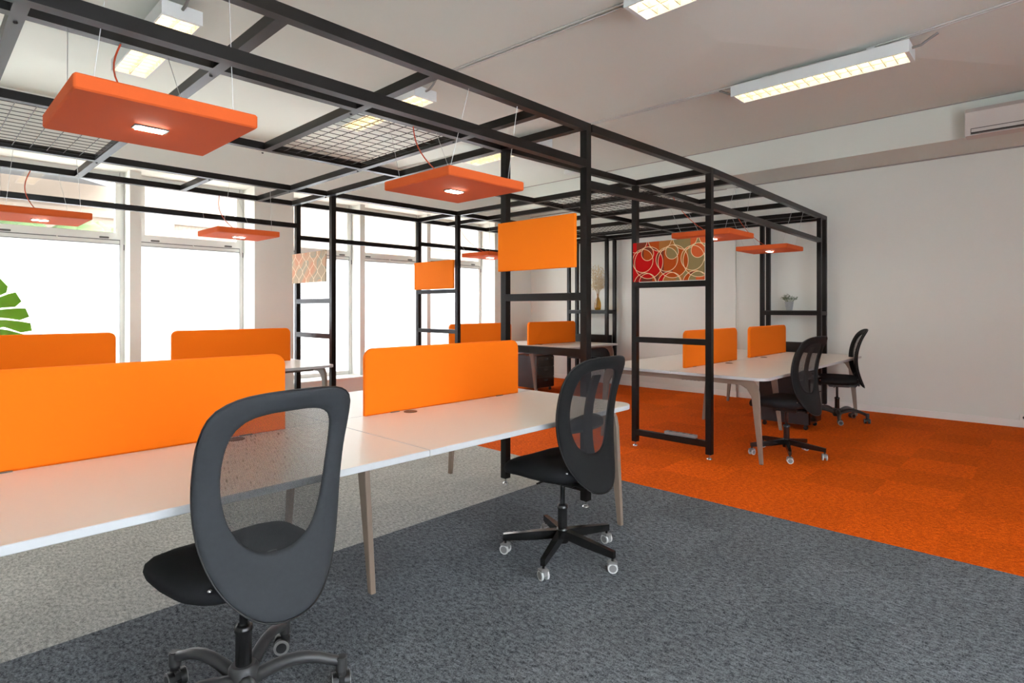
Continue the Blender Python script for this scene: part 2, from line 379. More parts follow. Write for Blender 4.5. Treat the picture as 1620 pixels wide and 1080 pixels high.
# ceiling: shallow planes rising from a low crease over Y=1.99, with an end plane rising to the right wall
PX, PY, PZ = 4.536, 1.992, 3.55
SA, SB, SC = -0.0295, -0.072, -0.046
def ceil_z(x, y):
    return max(PZ - SA * (y - PY), PZ - SB * (PY - y), PZ - SC * (x - PX))
XS = 8.20
def hipA(x): return PY + SC * (x - PX) / SA
def hipB(x): return PY - SC * (x - PX) / SB
yw2 = YW + .1
hx = PX + (yw2 - PY) * SA / SC                      # where the +Y hip reaches the window wall
hb = hipB(XS + 1.3)
xe = XS + 1.3
m = MB()
def cz(x, y, pl): return {'A': PZ - SA * (y - PY), 'B': PZ - SB * (PY - y), 'C': PZ - SC * (x - PX)}[pl]
def poly(pts, pl): m.add([(x, y, cz(x, y, pl)) for x, y in pts], [tuple(range(len(pts) - 1, -1, -1))])
if hx < xe:
    poly([(XL - .1, PY), (PX, PY), (hx, yw2), (XL - .1, yw2)], 'A')
    poly([(PX, PY), (xe, hb), (xe, yw2), (hx, yw2)], 'C')
else:
    poly([(XL - .1, PY), (PX, PY), (xe, hipA(xe)), (xe, yw2), (XL - .1, yw2)], 'A')
    poly([(PX, PY), (xe, hb), (xe, hipA(xe))], 'C')
poly([(XL - .1, YF - .1), (xe, YF - .1), (xe, hb), (PX, PY), (XL - .1, PY)], 'B')
struct('ceiling', m, M['ceil'])
# dropped soffit along the right wall
m = MB()
m.add([(XS, YF, 3.31), (XS, yw2, 3.31), (XS, yw2, 4.0), (XS, YF, 4.0)], [(3, 2, 1, 0)])
m.add([(XS, YF, 3.31), (XR + .05, YF, 3.31), (XR + .05, yw2, 3.31), (XS, yw2, 3.31)], [(0, 1, 2, 3), ])
struct('trim_1', m, M['ceil'])
m = MB(); m.bar((XS - .004, hipB(XS), ceil_z(XS, hipB(XS)) - .004), (XS - .004, YW, ceil_z(XS, 2) - .004), .010, .014)
m.bar((XR - .01, YF, 3.302), (XR - .01, YW, 3.302), .02, .014)
struct('trim_2', m, simple('painted_shadow_line', srgb(150, 142, 134), 0.8))  # grey bars paint in the shadow lines above and below the soffit
m = MB(); m.box((XR, YF, 0), (XR + .15, YW + .6, 4.3)); struct('wall_right', m, M['wall'])
m = MB(); m.box((XR - .03, 3.72, 0), (XR, 3.86, 3.30)); struct('trim_3', m, M['wall'])
m = MB(); m.box((XL - .15, YF, 0), (XL, YW + .6, 4.3)); struct('wall_left', m, M['wall'])
m = MB(); FX0, FX1 = -3.0, 3.0
m.box((XL, YF - .3, 0), (XR, YF, .45)); m.box((XL, YF - .3, 2.95), (XR, YF, 4.3)); m.box((XL, YF - .3, .45), (FX0, YF, 2.95)); m.box((FX1, YF - .3, .45), (XR, YF, 2.95)); struct('wall_front', m, M['wall'])
for i in range(4):
    a = FX0 + i * 1.5; b = a + 1.5; m = MB()
    m.box((a, YF - .25, .45), (a + .05, YF - .18, 2.95)); m.box((b - .05, YF - .25, .45), (b, YF - .18, 2.95)); m.box((a + .05, YF - .25, .45), (b - .05, YF - .18, .51)); m.box((a + .05, YF - .25, 2.89), (b - .05, YF - .18, 2.95))
    o = struct('window_%d' % (8 + i), m, M['upvc'])
    m = MB(); m.box((a + .05, YF - .22, .51), (b - .05, YF - .21, 2.89)); build('frosted_pane', m, M['frost'], o)
m = MB()
m.box((XR - .018, YF, 0), (XR, 3.70, .085)); m.box((XR - .018, 3.88, 0), (XR, YW, .085)); m.box((XR - .05, 3.70, 0), (XR, 3.88, .085)); struct('baseboard_right', m, M['trimw'])
m = MB(); m.box((3.34, YW - .018, 0), (XR, YW, .085)); m.box((XL, YW - .018, 0), (3.34, YW, .085)); struct('baseboard_back', m, M['trimw'])
# window wall with two deep openings
ZS, ZH = .32, 3.08
m = MB()
m.box((XL, YW, 0), (XR, YW + .55, ZS - .02)); m.box((XL, YW, ZH), (XR, YW + .55, 4.3))
m.box((3.32, YW, ZS - .02), (3.88, YW + .55, ZH)); m.box((7.98, YW, ZS - .02), (XR, YW + .55, ZH)); m.box((XL, YW, ZS - .02), (-2.2, YW + .55, ZH))
struct('wall_back', m, M['wall'])
m = MB(); m.box((-2.2, YW - .03, ZS - .03), (3.32, YW + .5, ZS), bev=.004); struct('trim_4', m, M['trimw'])
m = MB(); m.box((3.88, YW - .03, ZS - .03), (7.98, YW + .5, ZS), bev=.004); struct('trim_5', m, M['trimw'])

wi = 0
def window(x0, x1, text=False):
    """one glazed unit: opening top light above a transom, tall frosted fixed light below"""
    global wi; wi += 1
    y0, y1 = YW + .40, YW + .47
    m = MB(); f = .045
    m.box((x0, y0, ZS), (x0 + f, y1, ZH)); m.box((x1 - f, y0, ZS), (x1, y1, ZH))
    m.box((x0 + f, y0, ZS), (x1 - f, y1, ZS + .06)); m.box((x0 + f, y0, ZH - .05), (x1 - f, y1, ZH))
    m.box((x0 + f, y0, 2.19), (x1 - f, y1, 2.245))
    o = struct('window_%d' % wi, m, M['upvc'])
    # top-light sash
    m = MB(); a, b, c, d = x0 + f - .01, x1 - f + .01, 2.245, ZH - .05; s = .062; ys = y0 - .025
    m.box((a, ys, c), (b, y1 - .02, c + .085)); m.box((a, ys, d - .06), (b, y1 - .02, d)); m.box((a, ys, c + .085), (a + s, y1 - .02, d - .06)); m.box((b - s, ys, c + .085), (b, y1 - .02, d - .06))
    build('sash', m, M['upvc'], o)
    m = MB(); m.box((a + s, y0 + .02, c + .085), (b - s, y0 + .03, d - .06)); build('pane', m, M['glass'], o)
    m = MB(); m.box((x0 + f, y0 + .02, ZS + .06), (x1 - f, y0 + .03, 2.19)); build('frosted_pane', m, M['frost'], o)
    m = MB(); m.box((x0 + f, y0 - .004, 2.236), (x1 - f, y0, 2.246)); m.box((x0 + f, y0 - .006, 2.186), (x1 - f, y0, 2.194))
    m.box((x1 - f - .004, y0 - .004, ZS), (x1 - f, y0, ZH)); m.box((x1 - .008, y0 - .01, 2.12), (x1 + .001, y0, 2.19)); build('gasket', m, M['gasket'], o)
    for k in (.16, .84):
        xx = x0 + (x1 - x0) * k
        m = MB(); m.slab(rrect(xx - .05, 2.252, xx + .05, 2.274, .01), -.004, .004, .001, fr=lambda x, z, t: (x, ys - .004 + t, z)); build('vent_slot', m, M['gasket'], o)
    m = MB(); xm = (x0 + x1) / 2
    m.tube([(xm, ys, 2.235), (xm, ys - .03, 2.225), (xm, ys - .035, 2.205)], .008, 8); build('catch', m, M['upvc'], o)
    return o
bays = [(-2.2, -.95), (-.83, .42), (.54, 1.88), (2.0, 3.32), (3.88, 5.06), (5.15, 6.42), (6.50, 7.98)]
for a, b in bays: window(a, b)
k = 5
for a, b in ((-.95, -.83), (.42, .54), (1.88, 2.0), (5.06, 5.15), (6.42, 6.50)):
    k += 1; m = MB(); m.box((a, YW + .14, ZS), (b, YW + .47, ZH)); struct('trim_%d' % (k), m, M['wall'])
# faint lettering on the top pane of one window, read from the street (mirrored)
fc = bpy.data.curves.new('window_lettering', 'FONT'); fc.body = 'onnvqO'; fc.size = .17; fc.extrude = .0005; fc.align_x = 'CENTER'
lo = bpy.data.objects.new('window_lettering_curve', fc); C.objects.link(lo)
dg = bpy.context.evaluated_depsgraph_get(); me = bpy.data.meshes.new_from_object(lo.evaluated_get(dg))
bpy.data.objects.remove(lo)
lt = bpy.data.objects.new('window_lettering', me); C.objects.link(lt); me.materials.clear(); me.materials.append(M['letter'])
lt.rotation_euler = (PI / 2, 0, PI); lt.location = (2.62, YW + .432, 2.44)
tag(lt, 'faint pale mirrored lettering on the clear top pane left of the beige wall pier', 'lettering')

# street outside
m = MB(); m.box((-8, 15.0, -.5), (20, 15.3, 4.4)); m.box((3.4, 14.9, 2.6), (4.3, 15.0, 3.9)); m.box((-8, 14.93, 3.35), (20, 15, 3.5)); o = build('street_building', m, M['facade'])
tag(o, 'pale rendered building front across the street seen through the top panes', 'building')
m = MB(); m.add([(.2, 11.2, 3.45), (1.9, 11.2, 3.45), (3.0, 14.8, 4.0), (.2, 14.8, 4.0), (.2, 11.2, 3.75), (1.9, 11.2, 3.75), (3.0, 14.8, 4.3), (.2, 14.8, 4.3)],
      [(0, 1, 2, 3), (7, 6, 5, 4), (0, 4, 5, 1), (1, 5, 6, 2), (3, 2, 6, 7), (0, 3, 7, 4)])
tag(build('street_canopy', m, M['canopy']), 'grey blue canopy over the street seen through the left top pane', 'canopy')
m = MB()
for i in range(40):
    x = .5 + random.random() * 2.6; m.lathe([(.02, 0), (.3, .1), (.35, .35), (.2, .6), (.02, .72)], 7, at=(x, 12.4 + random.random() * .5, 2.0 + random.random() * .25))
o = build('street_hedge', m, M['grass']); tag(o, 'light green foliage low in the left top pane outside', 'hedge'); o['kind'] = 'stuff'
m = MB(); m.box((-8, YW + .7, -.6), (20, 15, -.5)); struct('trim_11', m, simple('pavement', srgb(190, 186, 180), .9))

# ------------------------------------------------------------------ steel frame modules
S = .055; ZT = 2.70
def vpost(par, x, y, z0=.045, z1=ZT):
    m = MB(); m.box((x - S / 2, y - S / 2, z0), (x + S / 2, y + S / 2, z1), bev=.003); p = build('post', m, M['black'], par)
    m = MB(); m.cyl((x, y, .008), (x, y, z0 + .005), .007, 8); m.lathe([(.026, 0), (.026, .006), (.012, .014)], 14, at=(x, y, 0)); build('leveller_foot', m, M['chrome'], p)
def beam(par, p, q, name='beam'):
    m = MB(); m.bar(p, q, S, S); return build(name, m, M['black'], par)
def infill(par, x0, y0, x1, y1, z=ZT - .035, step=.1):
    m = MB(); n = max(2, round((x1 - x0) / step)); k = max(2, round((y1 - y0) / step))
    for i in range(n + 1):
        x = x0 + (x1 - x0) * (i + .0) / n; m.tube([(x, y0 - .0, z), (x, y1 + .0, z)], .0028, 5, cap=False)
    for j in range(k + 1):
        y = y0 + (y1 - y0) * j / k; m.tube([(x0, y, z + .005), (x1, y, z + .005)], .0028, 5, cap=False)
    build('wire_grid', m, M['wire'], par)
def bolts(par, pts):
    for x, y, z in pts:
        m = MB(); m.lathe([(.009, 0), (.009, -.004), (.004, -.008)], 8, at=(x, y, z)); build('bolt', m, M['bplast'], par)
h = S / 2
zb = ZT - h
RY = (2.43, 3.218, 4.558, 5.928, 6.768)     # beam rows across the room
# near module
f1 = thing('steel_frame', 'black steel frame over the two front desk rows, nearest module on the left', 'frame', group=None)
for y in RY: beam(f1, (-.42, y, zb), (3.335, y, zb))
for x, seq in ((.33, (0, 1, 2, 3, 4)), (1.128, (0, 1, 2, 3, 4)), (1.97, (0, 1, 2)), (2.03, (3, 4)), (2.832, (0, 1, 2, 3, 4)), (3.25, (0, 1, 2, 3, 4)), (-.39, (0, 1, 2, 3, 4))):
    for a, b in zip(seq, seq[1:]): beam(f1, (x, RY[a] + h, zb), (x, RY[b] - h, zb), 'cross_beam')
for y in (2.43, 3.218, 5.928, 6.768):
    vpost(f1, 3.3075, y); vpost(f1, -.39, y)
beam(f1, (-.36, 2.43, 2.415), (3.28, 2.43, 2.415), 'rail'); beam(f1, (-.36, 6.768, 2.405), (3.28, 6.768, 2.405), 'rail')
for (ya, yb) in ((2.4575, 3.19), (5.956, 6.74)):
    for z in (1.483, 1.083, .14): beam(f1, (3.3075, ya, z), (3.3075, yb, z), 'crossbar')
infill(f1, .3575, 4.585, 1.10, 5.90); infill(f1, 2.0, 3.245, 2.804, 4.53)
bolts(f1, [(x, y + .03, ZT - S) for x in (.33, 1.128, 1.97, 2.832) for y in (3.27, 4.6)] + [(x, 5.98, ZT - S) for x in (1.128, 2.03, 2.832, 3.25)])
# middle module (stands very slightly skewed to its neighbours)
f2 = thing('steel_frame', 'black steel frame bridging between the front and rear desk rows, middle module', 'frame')
def yk(x, near, far): t = (x - 3.35) / (5.165 - 3.35); return near + (far - near) * t
ends = ((2.43, 2.362), (3.218, 3.15), (4.558, 4.53), (5.928, 5.90), (6.768, 6.76))
for a, b in ends: beam(f2, (3.352, a, zb), (5.165, b, zb))
YB = [b for a, b in ends]
for a, b in zip(YB, YB[1:]): beam(f2, (5.138, a + h, zb), (5.138, b - h, zb), 'cross_beam')
for y in (YB[0], YB[1], YB[3], YB[4]): vpost(f2, 5.138, y)
beam(f2, (3.335, 2.43, 2.272), (5.11, YB[0], 2.285), 'rail'); beam(f2, (3.335, 6.768, 2.262), (5.11, YB[4], 2.262), 'rail')
for ya, yb in ((YB[0] + h, YB[1] - h), (YB[3] + h, YB[4] - h)):
    for z in (1.632, 1.083, .14): beam(f2, (5.138, ya, z), (5.138, yb, z), 'crossbar')
# rear module
f3 = thing('steel_frame', 'black steel frame over the rear desk rows, module against the end wall', 'frame')
ends3 = ((2.362, 2.43), (3.15, 3.20), (4.53, 4.62), (5.90, 5.94), (6.76, 6.80))
for a, b in ends3: beam(f3, (5.175, a, zb), (9.0, b, zb))
def y3(i, x): a, b = ends3[i]; return a + (b - a) * (x - 5.175) / (9.0 - 5.175)
for xa, xb in ((5.705, 5.70), (6.585, 6.51), (7.475, 7.32), (8.38, 8.16), (8.72, 8.72), (8.972, 8.972)):
    for i in range(4):
        ta = (y3(i, xa) - 2.4) / 4.4; tb = (y3(i + 1, xa) - 2.4) / 4.4
        beam(f3, (xa + (xb - xa) * ta, y3(i, xa) + h, zb), (xa + (xb - xa) * tb, y3(i + 1, xb) - h, zb), 'cross_beam')
for i in (0, 1, 3, 4):
    vpost(f3, 8.72, y3(i, 8.72)); vpost(f3, 8.972, y3(i, 8.972))
beam(f3, (5.165, 2.365, 2.352), (8.70, 2.425, 2.338), 'rail'); beam(f3, (5.165, 6.76, 2.333), (8.70, 6.80, 2.333), 'rail')
for a, b in ((0, 1), (3, 4)):
    beam(f3, (8.72, y3(a, 8.72) + h, 1.328), (8.72, y3(b, 8.72) - h, 1.328), 'crossbar'); beam(f3, (8.972, y3(a, 8.97) + h, 1.328), (8.972, y3(b, 8.97) - h, 1.328), 'crossbar')
    for y in (y3(a, 8.8), y3(b, 8.8)):
        beam(f3, (8.748, y, 1.328), (8.945, y, 1.328), 'crossbar')
infill(f3, 5.735, 3.19, 6.53, 4.53); infill(f3, 5.20, 3.19, 5.675, 4.53); infill(f3, 7.40, 4.62, 8.17, 5.88)
# shelf boards + black trough boxes in the end frames
for a, b, s in ((0, 1, 'below the shelf with the potted plant, behind the right rear desks'), (3, 4, 'below the shelf with the dried flowers, behind the left rear desks')):
    y0, y1 = y3(a, 8.85) + .035, y3(b, 8.85) - .035
    m = MB(); m.box((8.69, y0, 1.356), (9.0, y1, 1.368)); build('shelf', m, M['wood'], f3)
    t = thing('planter_trough', 'black rectangular trough ' + s, 'planter', ((8.75 + 8.94) / 2, (y0 + y1) / 2, .51))
    L = (y1 - y0) / 2
    m = MB(); m.box((-.092, -L, 0), (.092, L, .02)); m.box((-.092, -L, .02), (-.08, L, .40)); m.box((.08, -L, .02), (.092, L, .40)); m.box((-.08, -L, .02), (.08, -L + .012, .40)); m.box((-.08, L - .012, .02), (.08, L, .40)); build('body', m, M['black'], t)
    m = MB(); m.box((-.08, -L + .012, .02), (.08, L - .012, .375)); build('filling', m, simple('pale_gravel', srgb(190, 180, 165), .9, noise=.3, nscale=200), t)
    for z in (.482,):
        beam(f3, (8.72, y0 - .008, z), (8.72, y1 + .008, z), 'crossbar'); beam(f3, (8.972, y0 - .008, z), (8.972, y1 + .008, z), 'crossbar')
    m = MB(); m.box((8.748, y0, .495), (8.945, y0 + .03, .51)); m.box((8.748, y1 - .03, .495), (8.945, y1, .51)); build('bracket', m, M['black'], f3)

# fabric panels in the cross frames
def fpanel(x, y0, y1, z0, z1, mat, label, th=.028, tilt=0):
    cy, czz = (y0 + y1) / 2, (z0 + z1) / 2
    m = MB(); m.slab(rrect(-(y1 - y0) / 2, -(z1 - z0) / 2, (y1 - y0) / 2, (z1 - z0) / 2, .006, 3), -th / 2, th / 2, .004, fr=lambda y, z, t: (t, y, z))
    m.f = [list(f) for f in m.f]
    o = build('fabric_panel', m, mat); o.location = (x, cy, czz); o.rotation_euler = (0, 0, tilt); return tag(o, label, 'panel')
fpanel(3.262, 2.482, 3.248, 1.69, 2.072, M['felt_p'], 'large plain orange fabric panel in the nearest cross frame')
fpanel(5.092, 5.925, 6.79, 1.665, 2.055, M['felt_p'], 'small plain orange fabric panel in the far cross frame, before the windows')
fpanel(5.098, YB[0] + .03, YB[1] - .0, 1.665, 2.058, M['rings'], 'red and olive fabric panel printed with cream rings', th=.02)
fpanel(3.262, 5.99, 6.80, 1.70, 2.055, M['petals'], 'pale fabric panel with cream oval lattice print before the windows', th=.02)

# ------------------------------------------------------------------ desks
DT = .78
def desk(name_label, X0, X1, Y0, Y1, r=.11):
    xm = (X0 + X1) / 2; ym = (Y0 + Y1) / 2
    t = thing('bench_desk', name_label, 'desk', (xm, ym, 0))
    hx, hy = (X1 - X0) / 2, (Y1 - Y0) / 2
    g = .0015
    for sx in (-1, 1):
        for sy in (-1, 1):
            xa, xb = (g, hx) if sx > 0 else (-hx, -g); ya, yb = (g, hy) if sy > 0 else (-hy, -g)
            cs = [(xa, ya), (xb, ya), (xb, yb), (xa, yb)]
            use = [abs(abs(c[0]) - hx) < 1e-6 and abs(abs(c[1]) - hy) < 1e-6 for c in cs]
            m = MB(); m.slab(rrect(xa, ya, xb, yb, r, 8, use), DT - .028, DT, .0025, edge_mi=1)
            tp = build('tabletop', m, [M['top'], M['edge']], t)
            gx = sx * hx / 2 + (-.34 if sx > 0 else .34)
            m = MB(); m.lathe([(.04, 0), (.04, .003), (.032, .005), (.030, .003)], 24, at=(gx, sy * .085, DT)); build('cable_grommet', m, M['grom'], tp)
    # long rails
    for y in (-hy + .28, hy - .28):
        m = MB(); m.box((-hx + .14, y - .02, DT - .078), (hx - .14, y + .02, DT - .028)); build('rail', m, M['rail'], t)
    # end frames: arm under the top curving into a tapered splayed leg
    def leg(x, s, y_foot, y_sh, th=.03, mat='leg'):
        """leg in the plane x=const; s=-1 near side / +1 far side"""
        zt = DT - .028
        P = [(y_sh * s - s * .42, zt), (y_sh * s - s * .42, zt - .05)]
        # lower/inner edge
        P += [(s * (y_sh - .16), zt - .055), (s * (y_sh - .105), zt - .085), (s * (y_sh - .066), zt - .15), (s * (y_foot - .030), 0.0), (s * y_foot, 0.0), (s * (y_sh + .002), zt - .12), (s * (y_sh - .01), zt - .06), (s * (y_sh - .035), zt - .02), (s * (y_sh - .075), zt)]
        if s > 0: P = P[::-1]
        # orientation: make CCW
        A = sum(P[i][0] * P[(i + 1) % len(P)][1] - P[(i + 1) % len(P)][0] * P[i][1] for i in range(len(P)))
        if A < 0: P = P[::-1]
        m = MB(); m.slab(P, x - th / 2, x + th / 2, .003, fr=lambda y, z, q: (q, y, z)); return build('leg', m, M[mat], t)
    for x in (-hx + .085, hx - .085):
        for s in (-1, 1): leg(x, s, hy - .05, hy - .085)
        m = MB(); m.box((x - .018, -hy + .5, DT - .078), (x + .018, hy - .5, DT - .028)); build('end_arm', m, M['leg'], t)
    for s in (-1, 1): leg(0, s, hy - .44, hy - .50)
    m = MB(); m.box((-.018, -.35, DT - .078), (.018, .35, DT - .028)); build('middle_arm', m, M['leg'], t)
    # cable tray under each half
    m = MB()
    for sx in (-1, 1):
        cx = sx * hx / 2
        for k in range(5): m.tube([(cx - .42, -.09 + k * .045, DT - .13), (cx + .42, -.09 + k * .045, DT - .13)], .003, 5)
        for k in range(13):
            xx = cx - .42 + k * .07; m.tube([(xx, -.10, DT - .05), (xx, -.10, DT - .127), (xx, .10, DT - .127), (xx, .10, DT - .05)], .003, 5)
    build('cable_tray', m, M['wire'], t)
    return t
desk('pale bench desk nearest the camera with two bright orange screens', -.11, 3.272, 2.0, 3.82)
desk('bench desk by the windows on the left, corner beside the pale patterned panel', -.11, 3.272, 5.77, 7.52)
desk('bench desk on the orange carpet at the right with two black chairs', 5.20, 8.66, 1.88, 3.72)
desk('distant bench desk on the orange carpet with a dark drawer unit under it', 5.22, 8.66, 5.62, 7.42)

def screen(x0, x1, y, label, z1=1.167):
    w_ = x1 - x0
    m = MB(); m.slab(rrect(-w_ / 2, 0, w_ / 2, z1 - DT, .06, 8, (0, 0, 1, 1)), -.02, .02, .009, fr=lambda x, z, t: (x, -t, z))
    o = tag(build('desk_screen', m, M['felt_o']), label, 'desk screen', 'orange desk screens'); o.location = ((x0 + x1) / 2, y, DT + .0005)
    m = MB()
    for sx in (-1, 1): m.box((sx * (w_ / 2 - .2) - .03, -.024, -.0), (sx * (w_ / 2 - .2) + .03, .024, .004))
    build('clamp', m, M['rail'], o); return o
screen(.05, 1.345, 2.9, 'bright orange desk screen cut off by the left edge, largest in view')
screen(1.815, 3.10, 2.9, 'bright orange desk screen on the near desk between the two front chairs')
screen(.10, 1.405, 6.64, 'dark orange desk screen on the window desk below the monstera leaf')
screen(1.885, 3.15, 6.64, 'dark orange desk screen on the window desk left of the pale patterned panel')
screen(5.56, 6.87, 2.83, 'orange desk screen on the right rear desk, seen behind the black cross frame')
screen(7.27, 8.56, 2.83, 'orange desk screen on the right rear desk under the potted plant')
screen(5.49, 6.80, 6.5, 'orange desk screen on the distant desk, left of the near black post')
screen(7.215, 8.51, 6.5, 'small orange desk screen on the distant desk above the drawer unit')

# ------------------------------------------------------------------ hanging baffle lamps
def baffle(cx, cy, label, zb_=2.145, rows=(2.43, 3.218), sx=.62, sy=.64, cord_off=(0, .2), rz=0):
    t = thing('acoustic_baffle_lamp', label, 'lamp', (cx, cy, zb_), rz, 'orange baffle lamps')
    m = MB(); m.slab(rrect(-sx / 2, -sy / 2, sx / 2, sy / 2, .012, 4), 0, .056, .006); build('baffle', m, M['baffle'], t)
    m = MB(); m.box((-.062, -.03, -.006), (.062, .03, .001)); p = build('lamp_housing', m, M['gasket'], t)
    m = MB(); m.box((-.05, -.026, -.009), (.05, .026, -.006)); build('led_field', m, M['led'], p)
    for ax in (-1, 1):
        for k, ay in enumerate((-1, 1)):
            ty = rows[k] - cy
            m = MB(); m.tube([(ax * .24, ay * .24, .056), (ax * .20, ty, ZT - .0555 - zb_)], .0016, 5); build('hanging_wire', m, M['cablewire'], t)
    m = MB(); ex, ey = cord_off
    pts = []
    for i in range(11):
        u = i / 10; b = math.sin(u * PI) * .06
        pts.append((ex * u - b, (rows[1] - cy) * u ** .7 if True else 0, .056 + (ZT - .055 - zb_ - .056) * u))
    m.tube(pts, .004, 6); build('power_cord', m, M['cord'], t)
    return t
baffle(.70, 2.735, 'largest orange baffle lamp hanging top left, nearest the camera')
baffle(2.40, 2.79, 'orange baffle lamp hanging above the near desk beside the large orange panel')
baffle(.78, 6.22, 'orange baffle lamp cut by the left edge before the window', rows=(5.928, 6.768), sy=.60)
baffle(2.40, 6.22, 'small orange baffle lamp hanging before the right window of the left bay', rows=(5.928, 6.768), sy=.56)
baffle(5.93, 6.09, 'distant orange baffle lamp beside the far orange panel', rows=(5.90, 6.765), sy=.56)
baffle(5.95, 2.70, 'red orange baffle lamp directly above the ring printed panel', rows=(2.375, 3.16))
baffle(7.78, 2.76, 'red orange baffle lamp above the potted plant, farthest right', rows=(2.41, 3.185))

# ------------------------------------------------------------------ ceiling fixtures
def fixture(x0, y0, y1, label, zb_=3.45, w_=.265):
    L = (y1 - y0) / 2; hw = w_ / 2
    t = thing('louvre_ceiling_lamp', label, 'lamp', (x0 + hw, (y0 + y1) / 2, zb_), 0, 'louvre ceiling lamps')
    m = MB()
    m.box((-hw, -L, 0), (-hw + .012, L, .10)); m.box((hw - .012, -L, 0), (hw, L, .10)); m.box((-hw + .012, -L, 0), (hw - .012, -L + .03, .10)); m.box((-hw + .012, L - .03, 0), (hw - .012, L, .10))
    m.box((-hw + .012, -L + .03, .088), (hw - .012, L - .03, .10)); build('housing', m, M['alum'], t)
    m = MB(); m.box((-hw + .012, -L + .03, .058), (hw - .012, L - .03, .062)); build('glowing_tray', m, M['tube'], t)
    m = MB(); m.box((-.004, -L + .03, .006), (.004, L - .03, .055)); n = 16
    for k in range(1, n):
        y = -L + .03 + (2 * L - .06) * k / n; m.box((-hw + .012, y - .003, .010), (hw - .012, y + .003, .055))
    build('louvre', m, M['louv'], t)
    zt = ceil_z(x0 + hw, (y0 + y1) / 2) - zb_
    m = MB()
    for y in (-L * .6, L * .6): m.box((-.03, y - .03, .10), (.03, y + .03, zt + .01))
    build('bracket', m, M['alum'], t)
    for s in (-1, 1):
        m = MB(); m.tube([(0, s * L, .07), (0, s * (L + .06), .075), (0, s * (L + .12), .11), (.01, s * (L + .17), zt - .012)], .011, 8); build('flex_cable', m, M['flex'], t)
    return t
fixture(3.38, .72, 2.165, 'lit ceiling lamp cut by the top edge of the picture')
fixture(5.52, .88, 2.325, 'long lit ceiling lamp at upper right, fully in view')
fixture(1.225, 4.52, 5.95, 'lit ceiling lamp above the large baffle lamp at upper left')
fixture(3.375, 4.50, 5.96, 'lit ceiling lamp seen through the wire grid in the middle')
fixture(5.42, 4.70, 6.12, 'lit ceiling lamp seen behind the beams left of the near post')
fixture(1.225, .72, 2.165, 'lit ceiling lamp above the camera, out of view')
fixture(3.38, -2.9, -1.5, 'added ceiling lamp behind the camera, out of view', 3.55)  # unseen lamp added to brighten the room from behind the camera
for i, (x, lab) in enumerate(((3.51, 'thin pale conduit on the ceiling leading to the lamp at the top edge'), (5.65, 'thin pale conduit on the ceiling running through the long right lamp'))):
    t = thing('ceiling_conduit', lab, 'conduit', (x, 0, 3.4))
    for dx in (-.02, .02):
        ys = [YF + .1, 0, 1, PY, 3, 4, 5, 6, YW - .1]
        m = MB(); m.tube([(dx, y, ceil_z(x, y) - .010 - 3.4) for y in ys], .008, 6); build('pipe', m, M['conduit'], t)
m = MB(); m.box((-.06, -.16, -.075), (.06, .16, 0), bev=.006); o = build('ceiling_junction_box', m, M['alum']); o.location = (7.5, 5.74, ceil_z(7.5, 5.74) - .02)
tag(o, 'small grey box on the ceiling just right of the near black post', 'junction box')
# air conditioner on the soffit
t = thing('air_conditioner', 'pale wall air conditioner on the soffit at the right edge', 'air conditioner', (8.2, 0, 0))
ay1 = .765; ay0 = -.25
m = MB(); m.slab([(-.2, 3.279), (0.0, 3.279), (0.0, 3.58), (-.17, 3.58), (-.215, 3.53)][::-1] if False else [(-.2, 3.279), (0.0, 3.279), (0.0, 3.58), (-.17, 3.58), (-.215, 3.53)], ay0, ay1, .006, fr=lambda x, z, q: (x, q, z)); build('casing', m, M['acu'], t)
m = MB()
for z, th in ((3.350, .003), (3.305, .007), (3.293, .003)):
    m.box((-.2 - .014 * ((z - 3.279) / .255) - .004, ay0 + .05, z - th), (-.19, ay1 - .05, z + th))
m.box((-.208, ay1 - .055, 3.305), (-.19, ay1 - .05, 3.350)); build('outlet_slot', m, M['acd'], t)
# wall socket
m = MB(); m.slab(rrect(-.04, -.04, .04, .04, .008), -.006, .006, .002, fr=lambda y, z, q: (-q, y, z)); o = build('wall_socket', m, M['trimw']); o.location = (9.02, .31, .12)
tag(o, 'white wall socket just above the baseboard at the right edge', 'socket')
m = MB(); m.lathe([(.018, 0), (.018, .002)], 12); m.xf(lambda v: Vector((-v.z - .007, v.x, v.y))); build('socket_hole', m, M['acd'], o)

# ------------------------------------------------------------------ office chairs
def loop(pts, n=72):
    """closed symmetric loop from right-half points (x,z), Catmull-Rom, resampled"""
    full = pts + [(-x, z) for x, z in pts[::-1][1:-1]]
    k = len(full); dense = []
    for i in range(k):
        p0, p1, p2, p3 = (Vector(full[(i + j - 1) % k]) for j in range(4))
        for s in range(12):
            t = s / 12; dense.append(.5 * ((2 * p1) + (-p0 + p2) * t + (2 * p0 - 5 * p1 + 4 * p2 - p3) * t * t + (-p0 + 3 * p1 - 3 * p2 + p3) * t ** 3))
    L = [0]
    for i in range(len(dense)): L.append(L[-1] + (dense[(i + 1) % len(dense)] - dense[i]).length)
    out = []; j = 0
    for q in range(n):
        d = L[-1] * q / n
        while L[j + 1] < d: j += 1
        t = (d - L[j]) / max(L[j + 1] - L[j], 1e-9); out.append(dense[j].lerp(dense[(j + 1) % len(dense)], t))
    return out
OUT = loop([(0, 1.145), (.10, 1.142), (.175, 1.128), (.23, 1.088), (.250, 1.01), (.252, .915), (.250, .83), (.243, .745), (.228, .655), (.198, .565), (.15, .487), (.085, .435), (0, .418)])
INN = loop([(0, 1.075), (.075, 1.072), (.13, 1.056), (.165, 1.015), (.178, .945), (.178, .87), (.170, .80), (.152, .73), (.118, .67), (.066, .63), (0, .617)])
